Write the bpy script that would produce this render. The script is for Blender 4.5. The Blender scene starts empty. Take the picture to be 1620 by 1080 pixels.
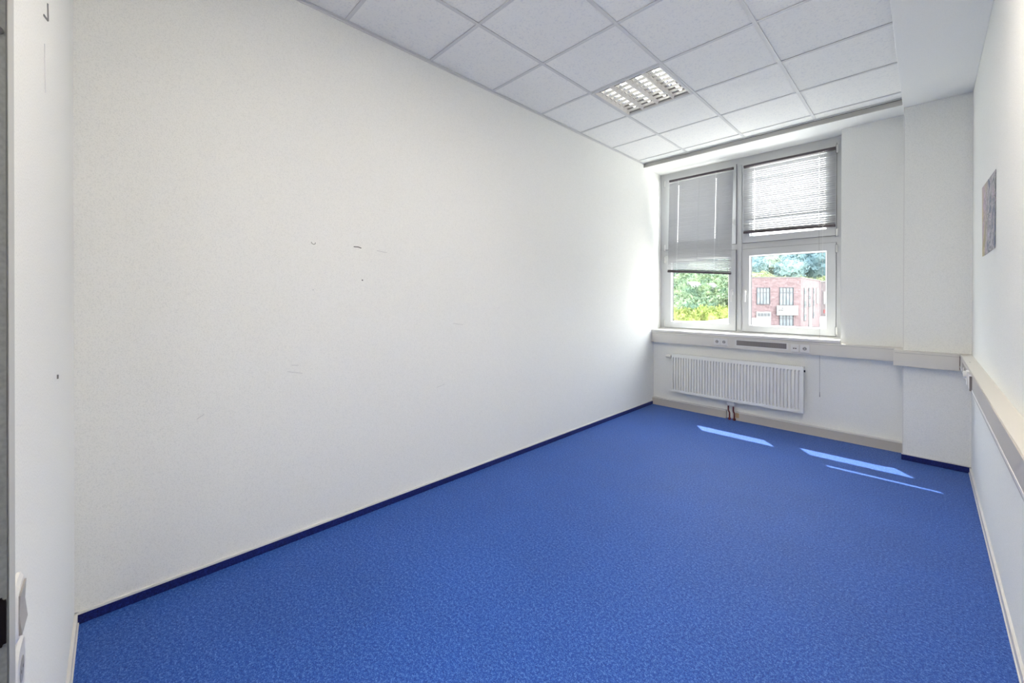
import bpy, bmesh, math, random
from mathutils import Vector, Matrix
random.seed(7)
C = bpy.context.scene.collection
S = bpy.context.scene
PI = math.pi

# ------------------------------------------------------------------ camera
H = 1.431                       # eye height above the carpet
YAW, PIT, ROL, F = 0.797, -0.0037, 0.0018, 642.18
cam = bpy.data.cameras.new('camera'); co = bpy.data.objects.new('camera', cam); C.objects.link(co)
cam.sensor_width = 36; cam.sensor_fit = 'HORIZONTAL'; cam.lens = F * 36 / 1620
cam.shift_x = (810 - 808.2) / 1620; cam.shift_y = (473.5 - 540) / 1620
cam.clip_start = 0.01; cam.clip_end = 2000
fw = Vector((-math.sin(YAW) * math.cos(PIT), math.cos(YAW) * math.cos(PIT), math.sin(PIT)))
rt = Vector((math.cos(YAW), math.sin(YAW), 0)); up = rt.cross(fw)
r2 = rt * math.cos(ROL) + up * math.sin(ROL); u2 = up * math.cos(ROL) - rt * math.sin(ROL)
m = Matrix((r2, u2, -fw)).transposed().to_4x4(); m.translation = Vector((0, 0, H))
co.matrix_world = m
S.camera = co

# ------------------------------------------------------------------ light
S.view_settings.view_transform = 'Standard'; S.view_settings.look = 'None'
S.view_settings.gamma = 1; S.view_settings.exposure = 0.20
S.view_settings.use_curve_mapping = False
SKY = 11.0          # bright hazy summer sky
SUN = 11.0
TUBE = 1.0        # fluorescent tubes of the ceiling luminaires
CORR_FILL = 12.0        # added fill panel, unseen in the corridor behind the doorway
OPAL_FILL = 21.0        # added fill: two unseen opal ceiling panels
W = bpy.data.worlds.new('sky'); S.world = W; W.use_nodes = True
nt = W.node_tree; bg = nt.nodes['Background']
tc = nt.nodes.new('ShaderNodeTexCoord'); sx = nt.nodes.new('ShaderNodeSeparateXYZ')
rp = nt.nodes.new('ShaderNodeValToRGB')
rp.color_ramp.elements[0].position = 0.0; rp.color_ramp.elements[0].color = (1.0, 0.975, 0.925, 1)
rp.color_ramp.elements[1].position = 0.9; rp.color_ramp.elements[1].color = (0.86, 0.92, 1.0, 1)
nt.links.new(tc.outputs['Generated'], sx.inputs[0]); nt.links.new(sx.outputs['Z'], rp.inputs[0])
nt.links.new(rp.outputs[0], bg.inputs['Color']); bg.inputs['Strength'].default_value = SKY
sl = bpy.data.lights.new('sun', 'SUN'); so = bpy.data.objects.new('sun', sl); C.objects.link(so)
sl.energy = SUN; sl.angle = math.radians(0.53); sl.color = (1, 0.97, 0.9)
so.rotation_euler = Vector((0.38, -0.49, -1)).to_track_quat('-Z', 'Y').to_euler()
so.location = (-20, 26, 50)

# ------------------------------------------------------------------ materials
def lin(c):
    return tuple((x / 255 / 12.92) if x <= 10 else ((x / 255 + 0.055) / 1.055) ** 2.4 for x in c) + (1,)
def mat(name, col, rough=0.6, metal=0.0, spec=0.4, emit=None, noise=None, bump=None, sheen=0):
    """noise = (scale, colour_b, low, high) mixes in a second colour; bump = (scale, strength, distance)"""
    mt = bpy.data.materials.new(name); mt.use_nodes = True
    n = mt.node_tree; b = n.nodes['Principled BSDF']
    b.inputs['Base Color'].default_value = col; b.inputs['Roughness'].default_value = rough
    b.inputs['Metallic'].default_value = metal; b.inputs['Specular IOR Level'].default_value = spec
    if sheen: b.inputs['Sheen Weight'].default_value = sheen; b.inputs['Sheen Roughness'].default_value = 0.5
    if emit:
        b.inputs['Emission Color'].default_value = col; b.inputs['Emission Strength'].default_value = emit
    t = n.nodes.new('ShaderNodeTexCoord')
    if noise:
        sc, cb, lo, hi = noise
        t1 = n.nodes.new('ShaderNodeTexNoise'); t1.inputs['Scale'].default_value = sc; t1.inputs['Detail'].default_value = 4
        r = n.nodes.new('ShaderNodeValToRGB'); r.color_ramp.elements[0].position = lo; r.color_ramp.elements[1].position = hi
        r.color_ramp.elements[0].color = col; r.color_ramp.elements[1].color = cb
        n.links.new(t.outputs['Object'], t1.inputs['Vector']); n.links.new(t1.outputs['Fac'], r.inputs[0])
        n.links.new(r.outputs[0], b.inputs['Base Color'])
    if bump:
        sc, st, di = bump
        t2 = n.nodes.new('ShaderNodeTexNoise'); t2.inputs['Scale'].default_value = sc; t2.inputs['Detail'].default_value = 3
        bn = n.nodes.new('ShaderNodeBump'); bn.inputs['Strength'].default_value = st; bn.inputs['Distance'].default_value = di
        n.links.new(t.outputs['Object'], t2.inputs['Vector']); n.links.new(t2.outputs['Fac'], bn.inputs['Height'])
        n.links.new(bn.outputs['Normal'], b.inputs['Normal'])
    return mt

M = {}
M['wall'] = mat('wall_paint', (.895, .90, .87, 1), .9, spec=.15, noise=(230, (.76, .77, .75, 1), .48, .75), bump=(260, .25, .002))
M['plaster'] = mat('ceiling_plaster', (.90, .90, .87, 1), .9, spec=.15, noise=(160, (.84, .84, .84, 1), .5, .75), bump=(200, .25, .002))
M['duct'] = mat('duct_plastic', (.71, .69, .645, 1), .5, spec=.3, bump=(300, .1, .001))
M['duct2'] = mat('duct_cover_metal', (.52, .50, .48, 1), .5, spec=.3)
M['skirt'] = mat('white_skirting', (.74, .73, .71, 1), .45)
M['pipebox'] = mat('pipe_cover', (.56, .53, .49, 1), .55)
M['upvc'] = mat('white_window_plastic', (.60, .61, .615, 1), .35, spec=.5)
M['gasket'] = mat('rubber_gasket', (.04, .04, .05, 1), .6)
M['bar'] = mat('white_grid_metal', (.68, .68, .68, 1), .45)
M['housing'] = mat('lamp_housing', (.30, .29, .28, 1), .5)
M['tilegap'] = mat('shadow_gap_metal', (.10, .10, .10, 1), .8)
M['radiator'] = mat('radiator_enamel', (.88, .885, .85, 1), .35, spec=.4)
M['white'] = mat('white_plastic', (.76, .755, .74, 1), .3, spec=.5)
M['grey'] = mat('grey_plastic', (.22, .205, .20, 1), .5)
M['dark'] = mat('dark_plastic', (.02, .018, .022, 1), .45)
M['socketdark'] = mat('socket_recess', (.38, .37, .36, 1), .4)
M['seal'] = mat('grey_seal', (.13, .13, .14, 1), .6)
M['chrome'] = mat('nickel', (.6, .6, .6, 1), .25, 1)
M['copper'] = mat('painted_pipe', (.16, .035, .03, 1), .35)
M['stain'] = mat('rust_stain', (.55, .38, .22, 1), .8)
M['slat'] = mat('blind_slat_aluminium', (.46, .465, .48, 1), .4, .0, spec=.5)
M['rail'] = mat('blind_rail', (.085, .07, .08, 1), .4)
M['cord'] = mat('blind_cord', (.30, .30, .31, 1), .8)
M['wcord'] = mat('white_blind_cord', (.75, .75, .75, 1), .7)
M['alu'] = mat('louvre_aluminium', (.90, .89, .87, 1), .16, 1)
M['tube'] = mat('fluorescent_tube', (1.0, .965, .91, 1), .4, emit=TUBE)
M['opal'] = mat('opal_fill', (1.0, .90, .77, 1), .5, emit=OPAL_FILL)
M['jamb'] = mat('shaded_door_frame', (.09, .093, .09, 1), .7, noise=(150, (.07, .072, .07, 1), .4, .7))  # shade of the turned-away jamb put into a darker frame colour
M['mark'] = mat('pencil_mark', (.20, .20, .20, 1), .8)
M['scuff'] = mat('faint_scuff', (.66, .66, .66, 1), .9)
M['crumb'] = mat('crumb', (.8, .8, .8, 1), .8)

def carpet(name, a, b, c, big=True):
    mt = bpy.data.materials.new(name); mt.use_nodes = True
    n = mt.node_tree; L = n.links; p = n.nodes['Principled BSDF']
    p.inputs['Roughness'].default_value = .6; p.inputs['Specular IOR Level'].default_value = .38
    p.inputs['Sheen Weight'].default_value = .40; p.inputs['Sheen Roughness'].default_value = .25
    p.inputs['Sheen Tint'].default_value = (.75, .85, 1, 1)
    t = n.nodes.new('ShaderNodeTexCoord')
    def noise(sc, det):
        x = n.nodes.new('ShaderNodeTexNoise'); x.inputs['Scale'].default_value = sc
        x.inputs['Detail'].default_value = det; x.inputs['Roughness'].default_value = .7
        L.new(t.outputs['Object'], x.inputs['Vector']); return x
    n1 = noise(210, 3); n2 = noise(1.3, 3); n3 = noise(85, 4)
    r = n.nodes.new('ShaderNodeValToRGB'); e = r.color_ramp.elements
    e[0].position = .36; e[0].color = a; e[1].position = .66; e[1].color = c
    k = e.new(.50); k.color = b
    mx = n.nodes.new('ShaderNodeMath'); mx.operation = 'MULTIPLY_ADD'; mx.inputs[1].default_value = .45
    m2 = n.nodes.new('ShaderNodeMath'); m2.operation = 'MULTIPLY'; m2.inputs[1].default_value = .55
    L.new(n1.outputs['Fac'], m2.inputs[0]); L.new(n3.outputs['Fac'], mx.inputs[0]); L.new(m2.outputs[0], mx.inputs[2])
    L.new(mx.outputs[0], r.inputs[0])
    hv = n.nodes.new('ShaderNodeHueSaturation')
    mr = n.nodes.new('ShaderNodeMapRange'); mr.inputs[1].default_value = .3; mr.inputs[2].default_value = .7
    mr.inputs[3].default_value = .92; mr.inputs[4].default_value = 1.08
    L.new(n2.outputs['Fac'], mr.inputs[0]); L.new(mr.outputs[0], hv.inputs['Value'])
    L.new(r.outputs[0], hv.inputs['Color']); L.new(hv.outputs[0], p.inputs['Base Color'])
    bn = n.nodes.new('ShaderNodeBump'); bn.inputs['Strength'].default_value = .6; bn.inputs['Distance'].default_value = .004
    L.new(n1.outputs['Fac'], bn.inputs['Height']); L.new(bn.outputs[0], p.inputs['Normal'])
    return mt
M['carpet'] = carpet('blue_carpet', (.002, .024, .20, 1), (.006, .076, .40, 1), (.17, .33, .72, 1))
M['carpetstrip'] = carpet('blue_carpet_strip', (.001, .002, .04, 1), (.002, .008, .12, 1), (.015, .04, .28, 1))

def tile_mat():
    mt = mat('mineral_fibre_tile', (.905, .90, .875, 1), .95, spec=.1)
    n = mt.node_tree; L = n.links; p = n.nodes['Principled BSDF']
    t = n.nodes.new('ShaderNodeTexCoord')
    x = n.nodes.new('ShaderNodeTexNoise'); x.inputs['Scale'].default_value = 75; x.inputs['Detail'].default_value = 5; x.inputs['Roughness'].default_value = .65
    w = n.nodes.new('ShaderNodeTexNoise'); w.inputs['Scale'].default_value = 34; w.inputs['Detail'].default_value = 2
    L.new(t.outputs['Object'], x.inputs['Vector']); L.new(t.outputs['Object'], w.inputs['Vector'])
    r = n.nodes.new('ShaderNodeValToRGB'); e = r.color_ramp.elements
    e[0].position = .33; e[0].color = (.78, .785, .795, 1); e[1].position = .47; e[1].color = (.905, .90, .875, 1)
    L.new(x.outputs['Fac'], r.inputs[0]); L.new(r.outputs[0], p.inputs['Base Color'])
    bn = n.nodes.new('ShaderNodeBump'); bn.inputs['Strength'].default_value = .35; bn.inputs['Distance'].default_value = .003
    L.new(x.outputs['Fac'], bn.inputs['Height']); L.new(bn.outputs[0], p.inputs['Normal'])
    return mt
M['tile'] = tile_mat()

def glass_mat():
    mt = bpy.data.materials.new('window_glass'); mt.use_nodes = True
    n = mt.node_tree; n.nodes.clear(); L = n.links
    o = n.nodes.new('ShaderNodeOutputMaterial'); mx = n.nodes.new('ShaderNodeMixShader')
    tr = n.nodes.new('ShaderNodeBsdfTransparent'); tr.inputs[0].default_value = (.97, .985, .98, 1)
    gl = n.nodes.new('ShaderNodeBsdfGlossy'); gl.inputs['Roughness'].default_value = .02
    mx.inputs[0].default_value = .045
    L.new(tr.outputs[0], mx.inputs[1]); L.new(gl.outputs[0], mx.inputs[2]); L.new(mx.outputs[0], o.inputs[0])
    return mt
M['glass'] = glass_mat()

# ------------------------------------------------------------------ mesh helpers
def box(bm, x0, x1, y0, y1, z0, z1):
    if x0 > x1: x0, x1 = x1, x0
    if y0 > y1: y0, y1 = y1, y0
    if z0 > z1: z0, z1 = z1, z0
    v = [bm.verts.new(p) for p in ((x0,y0,z0),(x1,y0,z0),(x1,y1,z0),(x0,y1,z0),(x0,y0,z1),(x1,y0,z1),(x1,y1,z1),(x0,y1,z1))]
    for f in ((3,2,1,0),(4,5,6,7),(0,1,5,4),(1,2,6,5),(2,3,7,6),(3,0,4,7)): bm.faces.new([v[i] for i in f])
    return v
def prism(bm, pts, lo, hi, axis='x'):
    """extrude a 2-D outline along an axis; pts are (a,b) in the other two axes"""
    def P(a, b, c): return {'x': (c, a, b), 'y': (a, c, b), 'z': (a, b, c)}[axis]
    A = [bm.verts.new(P(a, b, lo)) for a, b in pts]; B = [bm.verts.new(P(a, b, hi)) for a, b in pts]
    n = len(pts); bm.faces.new(A); bm.faces.new(B[::-1])
    for i in range(n): bm.faces.new((A[i], B[i], B[(i+1) % n], A[(i+1) % n]))
    bmesh.ops.recalc_face_normals(bm, faces=bm.faces)
def cyl(bm, p0, p1, r0, r1=None, n=14, caps=True):
    r1 = r0 if r1 is None else r1
    p0 = Vector(p0); p1 = Vector(p1); d = (p1 - p0).normalized()
    a = d.orthogonal().normalized(); b = d.cross(a)
    A = [bm.verts.new(p0 + (a*math.cos(2*PI*i/n) + b*math.sin(2*PI*i/n))*r0) for i in range(n)]
    B = [bm.verts.new(p1 + (a*math.cos(2*PI*i/n) + b*math.sin(2*PI*i/n))*r1) for i in range(n)]
    for i in range(n): bm.faces.new((A[i], A[(i+1)%n], B[(i+1)%n], B[i]))
    if caps: bm.faces.new(A[::-1]); bm.faces.new(B)
def tube(bm, pts, r, n=8):
    for i in range(len(pts)-1): cyl(bm, pts[i], pts[i+1], r, n=n)
def mesh(name, bm, mt):
    me = bpy.data.meshes.new(name); bm.to_mesh(me); bm.free()
    if mt: me.materials.append(mt)
    return me
def obj(name, bm, mt, parent=None, bevel=0, smooth=False):
    if bevel:
        bmesh.ops.bevel(bm, geom=[e for e in bm.edges], offset=bevel, segments=2, affect='EDGES', profile=.6)
    me = bm if isinstance(bm, bpy.types.Mesh) else mesh(name, bm, mt)
    if smooth:
        for p in me.polygons: p.use_smooth = True
    o = bpy.data.objects.new(name, me); C.objects.link(o)
    if parent is not None: o.parent = parent
    return o
def tag(o, label=None, cat=None, group=None, kind=None):
    if label: o['label'] = label
    if cat: o['category'] = cat
    if group: o['group'] = group
    if kind: o['kind'] = kind
    return o
def thing(name, label, cat, loc=(0,0,0), rz=0, group=None):
    o = bpy.data.objects.new(name, None); C.objects.link(o); o.empty_display_size = .1
    o.location = loc; o.rotation_euler = (0, 0, rz)
    return tag(o, label, cat, group)
def struct(name, bm, mt, label=None, **k):
    o = obj(name, bm, mt, **k); o['kind'] = 'structure'
    if label: o['label'] = label
    return o
def B(*b):
    bm = bmesh.new()
    for q in b: box(bm, *q)
    return bm

# ------------------------------------------------------------------ key planes (metres; z = 0 on the carpet)
XL, XR = -2.594, .262          # left and right wall
YN = -.126                     # door wall
YW = 5.26                      # wall under the window
YF = 5.46                      # inner face of window frame
XWIN = -.605                   # right reveal of the window recess
XP = -.142                     # pillar edge
YP = 5.02                      # pillar front
ZT = 3.188                     # face of ceiling tiles
ZS = 3.141                     # plaster soffit
ZB = 3.124                     # lower plaster band on the right
YE = 4.966                     # end of tiled ceiling
XE = -.152
ZD0, ZD1 = .845, .976          # cable duct bottom, top
ZSILL = 1.010

# ------------------------------------------------------------------ shell
struct('floor', B((XL-.2, XR+.2, YN-.12, YW+.05, -.1, 0)), M['carpet'], 'blue speckled carpet floor')
wl = struct('wall_left', B((XL-.25, XL, YN-.12, 5.62, -.1, 3.5)), M['wall'], 'long bare white left wall')
wr = struct('wall_right', B((XR, XR+.2, YN-.12, 5.62, -.1, 3.5)), M['wall'], 'white right wall with cable duct')
struct('wall_back', B((XL, XR, YW, 5.60, -.1, .955), (XWIN, XR, YW, 5.60, .955, 3.5), (XL, XWIN, 5.545, 5.60, .955, 1.01),
                      (XL, XWIN, 5.47, 5.60, ZS, 3.5)), M['wall'], 'white window wall')
struct('pillar', B((XP, XR, YP, YW, -.1, 3.3)), M['wall'], 'white square wall pillar in the right corner')
DX0, DX1, DH = -.985, -.05, 2.06
pb = struct('trim_3', B((XP-.0022, XP+.003, YP-.0022, YP+.003, ZD1+.002, ZB), (XP-.0022, XP+.003, YP-.0022, YP+.003, .06, ZD0-.008)), M['white'], 'thin white strip on the pillar edge')  # narrow white strip following the pillar's vertical edge
wn = struct('wall_near', B((XL, DX0, YN-.12, YN, -.1, 3.5), (DX1, XR, YN-.12, YN, -.1, 3.5), (DX0, DX1, YN-.12, YN, DH, 3.5)), M['wall'], 'white door wall beside the camera')
# corridor behind the doorway
struct('floor_corridor', B((XL-.2, 1.4, -2.0, YN-.12, -.1, 0)), M['carpet'])
struct('wall_corridor', B((XL-.2, 1.4, -2.1, -2.0, -.1, 2.7), (XL-.3, XL-.2, -2.1, YN-.12, -.1, 2.7), (1.4, 1.5, -2.1, YN-.12, -.1, 2.7)), M['wall'])
struct('ceiling_corridor', B((XL-.3, 1.5, -2.1, YN-.12, 2.7, 2.8)), M['plaster'])

# ceiling: slab, plaster borders, tiles, grid
ce = struct('ceiling', B((XL, XR, YN, 5.6, 3.42, 3.5)), M['plaster'], 'suspended ceiling of square mineral fibre tiles in white metal grid')
tag(obj('plaster_soffit', B((XL, XE, YE+.012, 5.6, ZS, ZS+.28)), M['plaster'], ce), 'plain white plaster strip above the window')
tag(obj('plaster_band', B((XE, XR, YN, YW, ZB, ZB+.30)), M['plaster'], ce, bevel=.004), 'plain white plaster band along the right wall')
gx = [XL, -2.023, -1.398, -.773, XE]
gy = [YN, .432] + [1.057 + .625*j for j in range(7)] + [YE]
LIGHT_CELLS = [(1, 5), (3, 3), (3, 1)]     # (column, row) of the louvred luminaire and two added fill panels
assert abs(gy[5]-2.932) < .01
tm = {}
for i in range(4):
    for j in range(len(gy)-1):
        if (i, j) in LIGHT_CELLS: continue
        w, d = gx[i+1]-gx[i], gy[j+1]-gy[j]
        key = (round(w, 3), round(d, 3))
        if key not in tm:
            bm = B((-w/2+.002, w/2-.002, -d/2+.002, d/2-.002, .006, .020))
            tm[key] = mesh('ceiling_tile', bm, M['tile'])
        o = obj('ceiling_tile', tm[key], None, ce); o.location = ((gx[i]+gx[i+1])/2, (gy[j]+gy[j+1])/2, ZT)
        o.rotation_euler = (random.uniform(-.0012, .0012), random.uniform(-.0012, .0012), 0)
BW = .012
for i in (1, 2, 3):
    obj('grid_bar', B((gx[i]-BW, gx[i]+BW, YN, YE-.004, ZT, ZT+.004), (gx[i]-.002, gx[i]+.002, YN, YE, ZT+.004, ZT+.05)), M['bar'], ce)
for j in range(1, len(gy)-1):
    for i in range(4):
        obj('grid_bar', B((gx[i]+(BW if i else .0), gx[i+1]-(BW if i < 3 else 0), gy[j]-BW, gy[j]+BW, ZT+.0008, ZT+.0045),
                          (gx[i], gx[i+1], gy[j]-.002, gy[j]+.002, ZT+.0045, ZT+.05)), M['bar'], ce)
obj('edge_angle', B((XL, XL+.020, YN, YE, ZT-.001, ZT+.003), (XL, XL+.004, YN, YE, ZT-.012, ZT+.003)), M['bar'], ce)
obj('edge_angle', B((XL, XE, YE-.030, YE, ZT-.002, ZT+.003)), M['bar'], ce)
struct('trim_1', B((XL, XE-.002, YE-.002, YE+.014, ZS-.002, ZT-.006)), mat('trim_metal', (.50, .49, .46, 1), .5), 'thin metal edge trim where tiles end before the window')
obj('shadow_gap', B((XL, XE-.002, YE-.001, YE+.010, ZT-.006, ZT-.001)), M['tilegap'], bpy.data.objects['trim_1'])

# skirtings
def skirt(name, p0, p1, nrm, carpeted, label, h=.052):
    """p0,p1 on the wall foot, nrm points into the room"""
    p0 = Vector(p0); p1 = Vector(p1); n = Vector(nrm)
    def slab(t0, t1, z0, z1):
        a, b = p0 + n*t0, p1 + n*t1
        return (min(a.x, b.x), max(a.x, b.x), min(a.y, b.y), max(a.y, b.y), z0, z1)
    o = struct(name, B(slab(0, .010, h-.009, h), slab(0, .004, 0, h-.009)) if carpeted else B(slab(0, .010, 0, h), slab(0, .014, 0, .008)), M['skirt'], label)
    if carpeted: obj('carpet_insert', B(slab(.0035, .0085, 0, h-.0085)), M['carpetstrip'], o)
    return o
skirt('baseboard_left', (XL, YN, 0), (XL, YW-.02, 0), (1, 0, 0), True, 'dark blue carpet skirting with white top edge along left wall')
skirt('baseboard_pillar', (XP-.008, YP, 0), (XR, YP, 0), (0, -1, 0), True, 'dark blue carpet skirting at the pillar foot', h=.058)
skirt('baseboard_right', (XR, YN, 0), (XR, YP, 0), (-1, 0, 0), False, 'white skirting along right wall', h=.045)
skirt('baseboard_near', (XL, YN, 0), (DX0-.075, YN, 0), (0, 1, 0), False, 'white skirting of the door wall')
# pipe cover under the radiator, open where the pipes come up
bb = struct('baseboard_back', B((XL, -1.665, 5.222, YW, 0, .088), (XL, -1.665, 5.218, 5.226, 0, .008)), M['pipebox'], 'beige boxed pipe cover along the window wall')
obj('cover_cap', B((XL, -1.665, 5.216, YW, .088, .097)), M['skirt'], bb, bevel=.002)
obj('cover_panel', B((-1.560, XP, 5.222, YW, 0, .088), (-1.560, XP, 5.218, 5.226, 0, .008)), M['pipebox'], bb)
obj('cover_cap', B((-1.560, XP, 5.216, YW, .088, .097)), M['skirt'], bb, bevel=.002)
tag(obj('stain', B((-1.562, -1.525, 5.2195, 5.2225, .03, .095)), M['stain'], bb), 'brownish stain beside the pipes')

# marks on the walls
def mk(name, par, mt, pts, r):
    bm = bmesh.new(); tube(bm, pts, r, n=6); return obj(name, bm, mt, par)
z = lambda v: v + H
mk('pencil_mark', wl, M['mark'], [(XL, .850, z(.335)), (XL, .855, z(.326)), (XL, .865, z(.322)), (XL, .873, z(.326)), (XL, .874, z(.334))], .0018)
mk('scuff_mark', wl, M['mark'], [(XL, 1.110, z(.330)), (XL, 1.140, z(.331)), (XL, 1.160, z(.325))], .0035)
mk('pencil_mark', wl, M['scuff'], [(XL, 1.27, z(.318)), (XL, 1.34, z(.310))], .0018)
mk('wall_plug', wl, M['mark'], [(XL-.002, 1.168, z(.118)), (XL+.002, 1.168, z(.112))], .0045)
mk('wall_plug', wl, M['scuff'], [(XL-.002, .861, z(.048)), (XL+.002, .861, z(.046))], .003)
for a, b, c, d in ((.72, -.43, .80, -.45), (1.75, -.68, 1.82, -.665), (.30, -.62, .33, -.60), (1.9, -.2, 2.0, -.215), (.78, -.40, .74, -.395)):
    mk('scuff_mark', wl, M['scuff'], [(XL, a, z(b)), (XL, c, z(d))], .0016)
mk('pencil_mark', wn, M['mark'], [(-1.545, YN, z(.705)), (-1.635, YN, z(.735)), (-1.625, YN, z(.775))], .0028)
mk('scuff_mark', wn, M['scuff'], [(-1.56, YN, z(.64)), (-1.57, YN, z(.52))], .0016)
mk('scuff_mark', wn, M['mark'], [(-1.86, YN, z(-.238)), (-1.86, YN, z(-.25))], .004)

# ------------------------------------------------------------------ door frame at the left edge of the picture
dr = bpy.data.objects.new('door_1', None); C.objects.link(dr); dr['kind'] = 'structure'; dr['label'] = 'grey door opening frame at the left edge'
def frame_side(name, x0, x1, xa0, xa1):
    return obj(name, B((x0, x1, YN-.13, YN+.0075, 0, DH), (xa0, xa1, YN, YN+.0075, 0, DH+.05)), M['jamb'], dr)
jb = frame_side('jamb', -1.002, -.9845, -1.050, -1.0)
obj('architrave', B((-1.052, -1.0, YN, YN+.0082, 0, DH+.05)), mat('frame_face', (.50, .505, .49, 1), .4), dr)
frame_side('jamb', -.052, -.036, -.04, .01)
obj('frame_head', B((-1.0, -.04, YN-.13, YN+.0075, DH-.012, DH+.05)), M['jamb'], dr)
bm = bmesh.new(); box(bm, -.9855, -.9825, YN-.035, YN+.0069, z(-.534), z(-.459)); bmesh.ops.bevel(bm, geom=[e for e in bm.edges if abs(e.verts[0].co.x-e.verts[1].co.x) > .001], offset=.004, segments=3, affect='EDGES')
tag(obj('strike_plate', bm, mat('matt_black', (.004, .003, .004, 1), .95, spec=.05), jb), 'black rounded strike plate')
bm = bmesh.new(); cyl(bm, (-.986, YN+.0005, z(.404)), (-.9825, YN+.0005, z(.404)), .006)
tag(obj('rubber_bumper', bm, M['dark'], jb), 'small round black bumper')

# light switch and socket beside the door frame
def wallplate(name, label, cat, zc, sock):
    t = thing(name, label, cat, (-1.112, YN, zc))
    bm = bmesh.new(); n = 20; pts = []
    for k in range(n):                       # super-ellipse outline
        a = 2*PI*k/n; c, s = math.cos(a), math.sin(a)
        pts.append((.047*abs(c)**.55*(1 if c > 0 else -1), .053*abs(s)**.55*(1 if s > 0 else -1)))
    A = [bm.verts.new((x, 0, q)) for x, q in pts]; Bv = [bm.verts.new((x*.98, .0045, q*.98)) for x, q in pts]; Cv = [bm.verts.new((x*.84, .0085, q*.84)) for x, q in pts]
    for U, V in ((A, Bv), (Bv, Cv)):
        for k in range(n): bm.faces.new((U[k], U[(k+1)%n], V[(k+1)%n], V[k]))
    bm.faces.new(Cv); bmesh.ops.recalc_face_normals(bm, faces=bm.faces)
    obj('cover_frame', bm, M['white'], t)
    if sock:
        bm = bmesh.new(); cyl(bm, (0, .0086, 0), (0, .0092, 0), .021, n=20); obj('socket_recess', bm, M['socketdark'], t)
        bm = bmesh.new(); cyl(bm, (-.009, .0092, 0), (-.009, .0094, 0), .003, n=8); cyl(bm, (.009, .0092, 0), (.009, .0094, 0), .003, n=8); obj('pin_hole', bm, M['dark'], t)
    else:
        bm = bmesh.new(); prism(bm, [(.008, -.034), (.0125, -.034), (.0095, 0), (.011, .034), (.008, .034)], -.031, .031, 'x'); obj('rocker', bm, M['socketdark'], t)
wallplate('light_switch', 'white rocker light switch beside the grey door frame, above the socket', 'light switch', z(-.545), False)
wallplate('power_socket', 'white wall socket beside the grey door frame, below the light switch', 'socket', z(-.655), True)

# ------------------------------------------------------------------ window
wi = bpy.data.objects.new('window_1', None); C.objects.link(wi); wi['kind'] = 'structure'; wi['label'] = 'white four-light plastic window above the radiator'
ZF0, ZF1 = z(-.408), ZS
YG = YF + .045
U = M['upvc']
MX0, MX1 = -1.626, -1.560     # visible mullion band
SASH = {'UL': (-2.520, -1.632, z(.668), z(1.640)), 'LL': (-2.520, -1.632, z(-.398), z(.592)),
        'UR': (-1.556, -.668, z(.668), z(1.640)), 'LR': (-1.556, -.668, z(-.398), z(.592))}
fr = obj('outer_frame', B((XL, -2.505, YF, YF+.07, ZF0-.02, ZF1), (-.690, XWIN, YF, YF+.07, ZF0-.02, ZF1), (-2.505, -.690, YF, YF+.07, ZF1-.085, ZF1),
                          (-2.505, -.690, YF, YF+.07, ZF0-.02, ZF0+.022)), U, wi)
obj('mullion', B((MX0-.02, MX1+.02, YF+.002, YF+.07, ZF0+.022, ZF1-.085)), U, wi)
obj('mullion_cover', B((MX0+.012, MX1-.012, YF-.006, YF+.004, ZF0+.03, ZF1-.09)), U, wi, bevel=.002)
for a, b in ((-2.505, MX0-.02), (MX1+.02, -.690)):
    obj('transom', B((a, b, YF+.002, YF+.07, z(.575), z(.685))), U, wi)
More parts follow.
